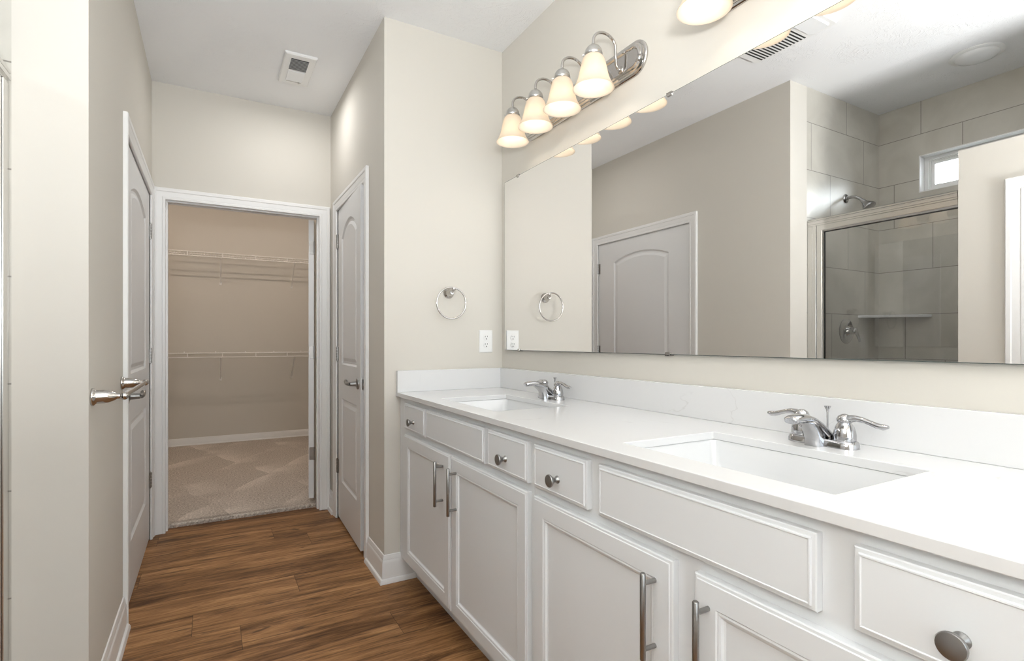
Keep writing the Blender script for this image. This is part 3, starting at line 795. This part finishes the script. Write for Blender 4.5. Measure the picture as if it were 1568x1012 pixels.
# ---------------------------------------------------------------- vanity lights
def make_vanity_light(yc, zc, label):
    XS = 1.230
    v = thing('vanity_light', (XM, yc, zc), label, 'light fixture', 'four-lamp chrome vanity light bars')
    def stad(hl, hh, x, n=14):
        pts = []
        r = hh
        for k in range(n+1):
            a = -PI/2+PI*k/n; pts.append((x, yc+(hl-r)+r*math.cos(a), zc+r*math.sin(a)))
        for k in range(n+1):
            a = PI/2+PI*k/n; pts.append((x, yc-(hl-r)+r*math.cos(a), zc+r*math.sin(a)))
        return pts
    prof = [(0, 0.0005), (0, 0.007), (0.003, 0.010), (0.010, 0.011), (0.012, 0.017), (0.018, 0.019), (0.020, 0.024), (0.027, 0.026), (0.031, 0.024), (0.034, 0.019)]
    mb = MB().rings([stad(0.428-i, 0.065-i, XM-h) for i, h in prof])
    build(mb, 'backplate', M['nickel'], v, smooth=35)
    for k in range(4):
        y = yc+(k-1.5)*0.201
        pts = [(XM-0.018, y, zc-0.012), (XM-0.045, y, zc-0.012)]
        pts = [(XM-0.018, y, zc-0.02), (XM-0.034, y, zc-0.018), (XM-0.043, y, zc-0.004), (XM-0.045, y, zc+0.030), (XM-0.046, y, zc+0.058)]
        c = ((XM-0.046+XS)/2, zc+0.058); rr = (XM-0.046-XS)/2
        for q in range(1, 13): pts.append((c[0]+rr*math.cos(PI*q/12), y, c[1]+rr*0.80*math.sin(PI*q/12)))
        pts.append((XS, y, zc+0.036))
        build(MB().tube(pts, 0.0056, 12).lathe((XM-0.018, y, zc-0.02), (-1, 0, 0), [(0.014, 0), (0.013, 0.004), (0.008, 0.007)], 20), 'arm', M['nickel'], v, smooth=60)
        mb = MB().lathe((XS, y, zc+0.002), (0, 0, 1), [(0.028, -0.004), (0.0325, 0), (0.0335, 0.006), (0.0325, 0.010), (0.0315, 0.012), (0.0300, 0.020), (0.0225, 0.031), (0.012, 0.037), (0.0075, 0.040), (0.0060, 0.044)], 28)
        for an in (0.4, 2.5, 4.6):
            mb.tube([(XS+0.031*math.cos(an), y+0.031*math.sin(an), zc+0.006), (XS+0.041*math.cos(an), y+0.041*math.sin(an), zc+0.006)], 0.0026, 8)
        build(mb, 'socket_cap', M['satin'], v, smooth=60)
        outp = [(0.0275, 0.002), (0.0330, -0.002), (0.0400, -0.012), (0.0450, -0.028), (0.0490, -0.046), (0.0530, -0.066), (0.0585, -0.086), (0.0660, -0.103), (0.0740, -0.116), (0.0765, -0.1205)]
        inn = [(r-0.003, t+0.0012) for r, t in reversed(outp)]
        mb = MB().lathe((XS, y, zc+0.0), (0, 0, 1), outp+inn, 36, False, False)
        sh = build(mb, 'glass_shade', M['shade'], v, smooth=60)
        bz = zc-0.050
        mb = MB().lathe((XS, y, bz), (0, 0, 1), [(0.0001, -0.026), (0.010, -0.024), (0.018, -0.017), (0.0225, -0.006), (0.023, 0.002), (0.020, 0.014), (0.014, 0.026), (0.012, 0.034), (0.012, 0.048)], 20)
        b = build(mb, 'bulb', M['bulb'], v if False else sh, smooth=60)
        b.visible_shadow = True
        l = bpy.data.lights.new('bulb_glow', 'POINT'); l.energy = 0.25; l.color = (1.0, 0.92, 0.82); l.shadow_soft_size = 0.012
        lo = bpy.data.objects.new('bulb_glow', l); COL.objects.link(lo); lo.parent = v
        lo.location = Vector((XS, y, bz-0.034))-ORG[v.name]
    return v
make_vanity_light(1.857, 2.220, 'chrome light bar with four lit bell shades above the far end of the mirror')
make_vanity_light(0.7485, 2.238, 'light bar cut off at the top edge, only one lit shade bottom showing')

# ---------------------------------------------------------------- towel ring, outlet, towel bar
tr = thing('towel_ring', (1.066, YR, 1.415), 'polished nickel towel ring on the wall between vanity and hall', 'towel ring')
mb = MB().lathe((1.066, YR-0.0002, 1.415), (0, -1, 0), [(0.028, 0), (0.0285, 0.004), (0.026, 0.009), (0.019, 0.013), (0.017, 0.020), (0.0165, 0.030), (0.013, 0.044), (0.0085, 0.050)], 32)
mb.tube([(1.066, YR-0.046, 1.416), (1.072, YR-0.052, 1.428)], [0.008, 0.007], 14)
mb.sphere((1.073, YR-0.053, 1.432), 0.0105)
build(mb, 'post', M['nickel'], tr, smooth=50)
mb = MB().tube([(1.060+0.0790*math.sin(2*PI*k/56), YR-0.055-0.002*math.cos(2*PI*k/56), 1.3610+0.0790*math.cos(2*PI*k/56)) for k in range(56)], 0.0042, 12, closed=True)
build(mb, 'ring', M['nickel'], tr, smooth=60)

ol = thing('wall_outlet', (1.281, YR, 1.108), 'white duplex electrical outlet above the side splash', 'outlet')
def yplate(mb, x0, x1, z0, z1, r0, r1, i=0.003):
    return mb.rings([[(x0+j, YR-h, z0+j), (x1-j, YR-h, z0+j), (x1-j, YR-h, z1-j), (x0+j, YR-h, z1-j)] for j, h in ((0, r0), (0, (r0+r1)/2), (i, r1))])
build(yplate(MB(), 1.242, 1.320, 1.108, 1.228, 0.0002, 0.006), 'cover_plate', M['white_plastic'], ol, smooth=30)
for zz in (1.148, 1.188):
    rec = build(MB().lathe((1.281, YR-0.006, zz), (0, -1, 0), [(0.0165, 0), (0.0160, 0.0018), (0.0150, 0.0022)], 26), 'receptacle', M['white_plastic'], ol, smooth=30)
    mb = MB().box(1.2735, 1.2757, YR-0.0090, YR-0.0083, zz+0.001, zz+0.0095).box(1.2863, 1.2885, YR-0.0090, YR-0.0083, zz+0.002, zz+0.0095)
    mb.lathe((1.281, YR-0.0083, zz-0.0075), (0, -1, 0), [(0.0029, 0), (0.0029, 0.0007)], 12)
    build(mb, 'slot', M['dark'], rec)

tb = thing('towel_bar', (XL, 2.30, 1.0), 'polished nickel towel bar on the left wall before the door', 'towel bar')
for y in (1.992, 2.598):
    mb = MB().lathe((XL+0.0002, y, 1.001), (1, 0, 0), [(0.026, 0), (0.027, 0.003), (0.0255, 0.007), (0.0215, 0.010), (0.0205, 0.014), (0.0205, 0.030), (0.0185, 0.042), (0.013, 0.055), (0.0085, 0.062), (0.0075, 0.075)], 30)
    mb.sphere((XL+0.079, y, 1.001), 0.0125)
    build(mb, 'post', M['nickel'], tb, smooth=45)
build(MB().tube([(XL+0.079, 1.992, 1.001), (XL+0.079, 2.598, 1.001)], 0.0078, 16), 'bar', M['nickel'], tb, smooth=60)

# ---------------------------------------------------------------- ceiling vents and lights
hv = thing('heater_vent', (0.435, 3.27, CH), 'small white ceiling vent with a dark grille in the hall', 'ceiling vent')
x0, x1, y0, y1 = 0.352, 0.518, 3.092, 3.462
rr = [[(x0+j, y0+j, CH-h), (x1-j, y0+j, CH-h), (x1-j, y1-j, CH-h), (x0+j, y1-j, CH-h)] for j, h in ((0, 0.0002), (0.0, 0.008), (0.006, 0.014))]
build(MB().rings(rr), 'housing', M['white_plastic'], hv, smooth=30)
gx0, gx1, gy0, gy1 = 0.388, 0.480, 3.137, 3.268
g = build(MB().box(gx0, gx1, gy0, gy1, CH-0.0152, CH-0.0142), 'grille_opening', M['dark'], hv)
mb = MB()
for k in range(9):
    y = gy0+(k+0.6)*(gy1-gy0)/9.2
    mb.add([(gx0, y, CH-0.0153), (gx1, y, CH-0.0153), (gx1, y+0.004, CH-0.0175), (gx0, y+0.004, CH-0.0175), (gx0, y+0.0052, CH-0.0170), (gx1, y+0.0052, CH-0.0170), (gx1, y+0.0012, CH-0.0153), (gx0, y+0.0012, CH-0.0153)],
           [(0, 1, 2, 3), (3, 2, 5, 4), (4, 5, 6, 7), (7, 6, 1, 0)])
build(mb, 'louvers', simple('grey_louver', (0.30, 0.30, 0.30), 0.5), hv)
build(MB().box(0.388, 0.480, 3.280, 3.405, CH-0.0185, CH-0.0142), 'lens', M['lens'], hv, bevel=0.003)
build(MB().box(0.392, 0.474, 3.415, 3.421, CH-0.0158, CH-0.0142).sphere((0.462, 3.418, CH-0.016), 0.006), 'latch', M['satin'], hv)

fv = thing('exhaust_fan', (0.19, 1.74, CH), 'louvered exhaust fan cover on the ceiling, seen at the top of the mirror', 'exhaust fan')
x0, x1, y0, y1 = 0.056, 0.300, 1.462, 1.915
def rq(i, z): return rrect((x0+x1)/2, (y0+y1)/2, (x1-x0)/2-i, (y1-y0)/2-i, 0.022-min(i, 0.01), z)
build(MB().rings([rq(0, CH-0.0002), rq(0, CH-0.010), rq(0.008, CH-0.018)]), 'housing', M['white_plastic'], fv, smooth=40)
mb = MB()
for k in range(14):
    y = 1.618+k*0.0188
    mb.box(0.076, 0.280, y, y+0.0085, CH-0.0189, CH-0.0179)
build(mb, 'louver_slots', M['dark'], fv)
build(MB().rings([rrect(0.178, 1.54, 0.095, 0.052, 0.02, CH-0.0181), rrect(0.178, 1.54, 0.090, 0.047, 0.02, CH-0.027)]), 'lens', M['lens'], fv, smooth=40)

sl = thing('shower_ceiling_light', (-0.925, 1.27, CH), 'round white dome light on the ceiling over the shower', 'ceiling light')
build(MB().lathe((-0.925, 1.27, CH-0.0002), (0, 0, -1), [(0.120, 0), (0.120, 0.004), (0.112, 0.008), (0.098, 0.009)], 48), 'trim_ring', M['white_plastic'], sl, smooth=40)
build(MB().lathe((-0.925, 1.27, CH-0.009), (0, 0, -1), [(0.098, 0), (0.090, 0.010), (0.066, 0.020), (0.034, 0.026), (0.0001, 0.028)], 48), 'dome', M['lens'], sl, smooth=60)

# ---------------------------------------------------------------- shower fittings
sd = thing('shower_door', (SDX-0.02, 1.57, 0.0), 'framed clear glass shower door seen in the mirror', 'shower door')
ya, yb = PYE+0.004, 1.9485
prof = [(0.0, 0.0), (0.050, 0.0), (0.050, 0.012), (0.046, 0.014), (0.046, 0.018), (0.050, 0.020), (0.050, 0.026), (0.044, 0.030), (0.036, 0.034), (0.0, 0.034)]
mb = MB().rings([[(SDX-0.050+a, y, 1.882+b) for a, b in prof] for y in (ya, yb)])
mb.box(SDX-0.044, SDX-0.006, ya, yb, 1.872, 1.882)
build(mb, 'header_track', M['alu'], sd, smooth=25)
mb = MB().box(SDX-0.046, SDX-0.004, 1.918, yb, 0.10, 1.871).box(SDX-0.020, SDX-0.002, 1.895, 1.918, 0.10, 1.871)
build(mb, 'wall_jamb', M['alu'], sd, bevel=0.002)
build(MB().box(SDX-0.052, SDX-0.002, ya, yb, 0.0, 0.10), 'threshold', M['porcelain'], sd, bevel=0.006)
mb = MB()
sweep(mb, [(ya, 0.102), (1.892, 0.102), (1.892, 1.870), (ya, 1.870)], [(0, 0.0), (0.028, 0.0), (0.034, 0.004), (0.040, 0.005), (0.040, 0.020), (0, 0.020)], lambda a, b, h: (SDX-0.006-h, a, b))
build(mb, 'panel_frame', M['alu'], sd, smooth=25)
mb = MB(); i = 0.040
sweep(mb, [(ya, 0.102+i), (1.892-i, 0.102+i), (1.892-i, 1.870-i), (ya, 1.870-i)], [(0, 0.0), (0.005, 0.0), (0.005, 0.012), (0, 0.012)], lambda a, b, h: (SDX-0.009-h, a, b))
build(mb, 'gasket', M['black'], sd)
build(MB().box(SDX-0.0175, SDX-0.0125, ya+0.001, 1.848, 0.147, 1.825), 'glass_panel', M['shower_glass'], sd)

sh = thing('shower_fixture', (-0.905, Y0, 2.105), 'chrome shower head on a curved arm above the shower door', 'shower head')
build(MB().lathe((-0.905, Y0-0.0002, 2.105), (0, -1, 0), [(0.030, 0), (0.029, 0.005), (0.020, 0.010), (0.011, 0.012)], 28), 'flange', M['chrome'], sh, smooth=50)
build(MB().tube([(-0.905, Y0-0.008, 2.105), (-0.905, Y0-0.035, 2.108), (-0.905, Y0-0.060, 2.103), (-0.905, Y0-0.085, 2.088), (-0.905, Y0-0.105, 2.070)], 0.0095, 14), 'arm', M['chrome'], sh, smooth=60)
ax = Vector((0, -0.62, -0.78))
build(MB().lathe((-0.905, Y0-0.103, 2.072), ax, [(0.012, 0), (0.014, 0.006), (0.014, 0.016), (0.018, 0.026), (0.028, 0.042), (0.038, 0.058), (0.041, 0.064), (0.040, 0.070), (0.034, 0.072)], 32), 'spray_head', M['chrome'], sh, smooth=50)
sv = thing('shower_valve', (-0.909, Y0, 1.234), 'round chrome shower valve with lever seen through the shower glass', 'shower valve')
build(MB().lathe((-0.909, Y0-0.0002, 1.234), (0, -1, 0), [(0.082, 0), (0.083, 0.004), (0.076, 0.009), (0.050, 0.013), (0.034, 0.015), (0.030, 0.020), (0.026, 0.030)], 40), 'escutcheon', M['chrome'], sv, smooth=40)
mb = MB().lathe((-0.909, Y0-0.028, 1.234), (0, -1, 0), [(0.021, 0), (0.021, 0.030), (0.017, 0.038), (0.010, 0.040)], 28)
mb.tube([(-0.909, Y0-0.058, 1.240), (-0.915, Y0-0.070, 1.205), (-0.925, Y0-0.078, 1.165)], [0.011, 0.009, 0.006], 14)
build(mb, 'lever', M['chrome'], sv, smooth=50)
cs = MB(); pts = [(SBX+0.0005, Y0-0.0005), (-1.050, Y0-0.0005), (-1.058, Y0-0.018), (-1.300, 1.646), (SBX+0.0005, 1.636)]
cs.rings([[(x, y, z) for x, y in pts] for z in (1.325, 1.343)])
tag(build(cs, 'corner_shelf', M['porcelain'], None, (-1.25, 1.87, 1.325), bevel=0.003), 'white triangular corner shelf inside the shower', 'shelf')

# ---------------------------------------------------------------- closet wire shelves
def make_shelf(ztop, label):
    YB, YS = 6.8495, 6.545
    s = thing('wire_shelf', (0.45, YB, ztop), label, 'shelf', 'white wire shelves in the closet')
    xa, xb = -0.998, 1.898
    mb = MB(); x = xa+0.01
    while x < xb:
        mb.tube([(x, YB-0.003, ztop), (x, YS, ztop)], 0.0018, 5); x += 0.0254
    build(mb, 'deck_wires', M['wire'], s)
    mb = MB()
    for y, z, r in ((YB-0.004, ztop-0.003, 0.003), (YB-0.15, ztop-0.004, 0.0042), (YS, ztop-0.0025, 0.0052), (YS-0.002, ztop-0.046, 0.0056)):
        mb.tube([(xa, y, z), (xb, y, z)], r, 8)
    x = -0.21-0.324*2
    while x < xb:
        mb.tube([(x, YS-0.001, ztop), (x, YS-0.003, ztop-0.047)], 0.0055, 8); x += 0.324
    build(mb, 'front_rail', M['wire'], s)
    for x in (-0.645, 0.100, 0.845, 1.59):
        mb = MB().tube([(x, YS-0.001, ztop-0.050), (x, YS+0.02, ztop-0.056), (x, YB-0.006, ztop-0.296)], 0.0058, 10)
        b = build(mb, 'support_brace', M['wire'], s)
        build(MB().box(x-0.012, x+0.012, YB-0.012, YB-0.0005, ztop-0.318, ztop-0.282), 'brace_foot', M['wire'], b, bevel=0.003)
    for k in range(9):
        x = -0.85+k*0.3
        build(MB().box(x-0.006, x+0.006, YB-0.010, YB-0.0005, ztop-0.004, ztop+0.012), 'wall_clip', M['wire'], s, bevel=0.002)
    return s
make_shelf(2.121, 'upper white wire shelf on the closet back wall')
make_shelf(1.044, 'lower white wire shelf on the closet back wall')
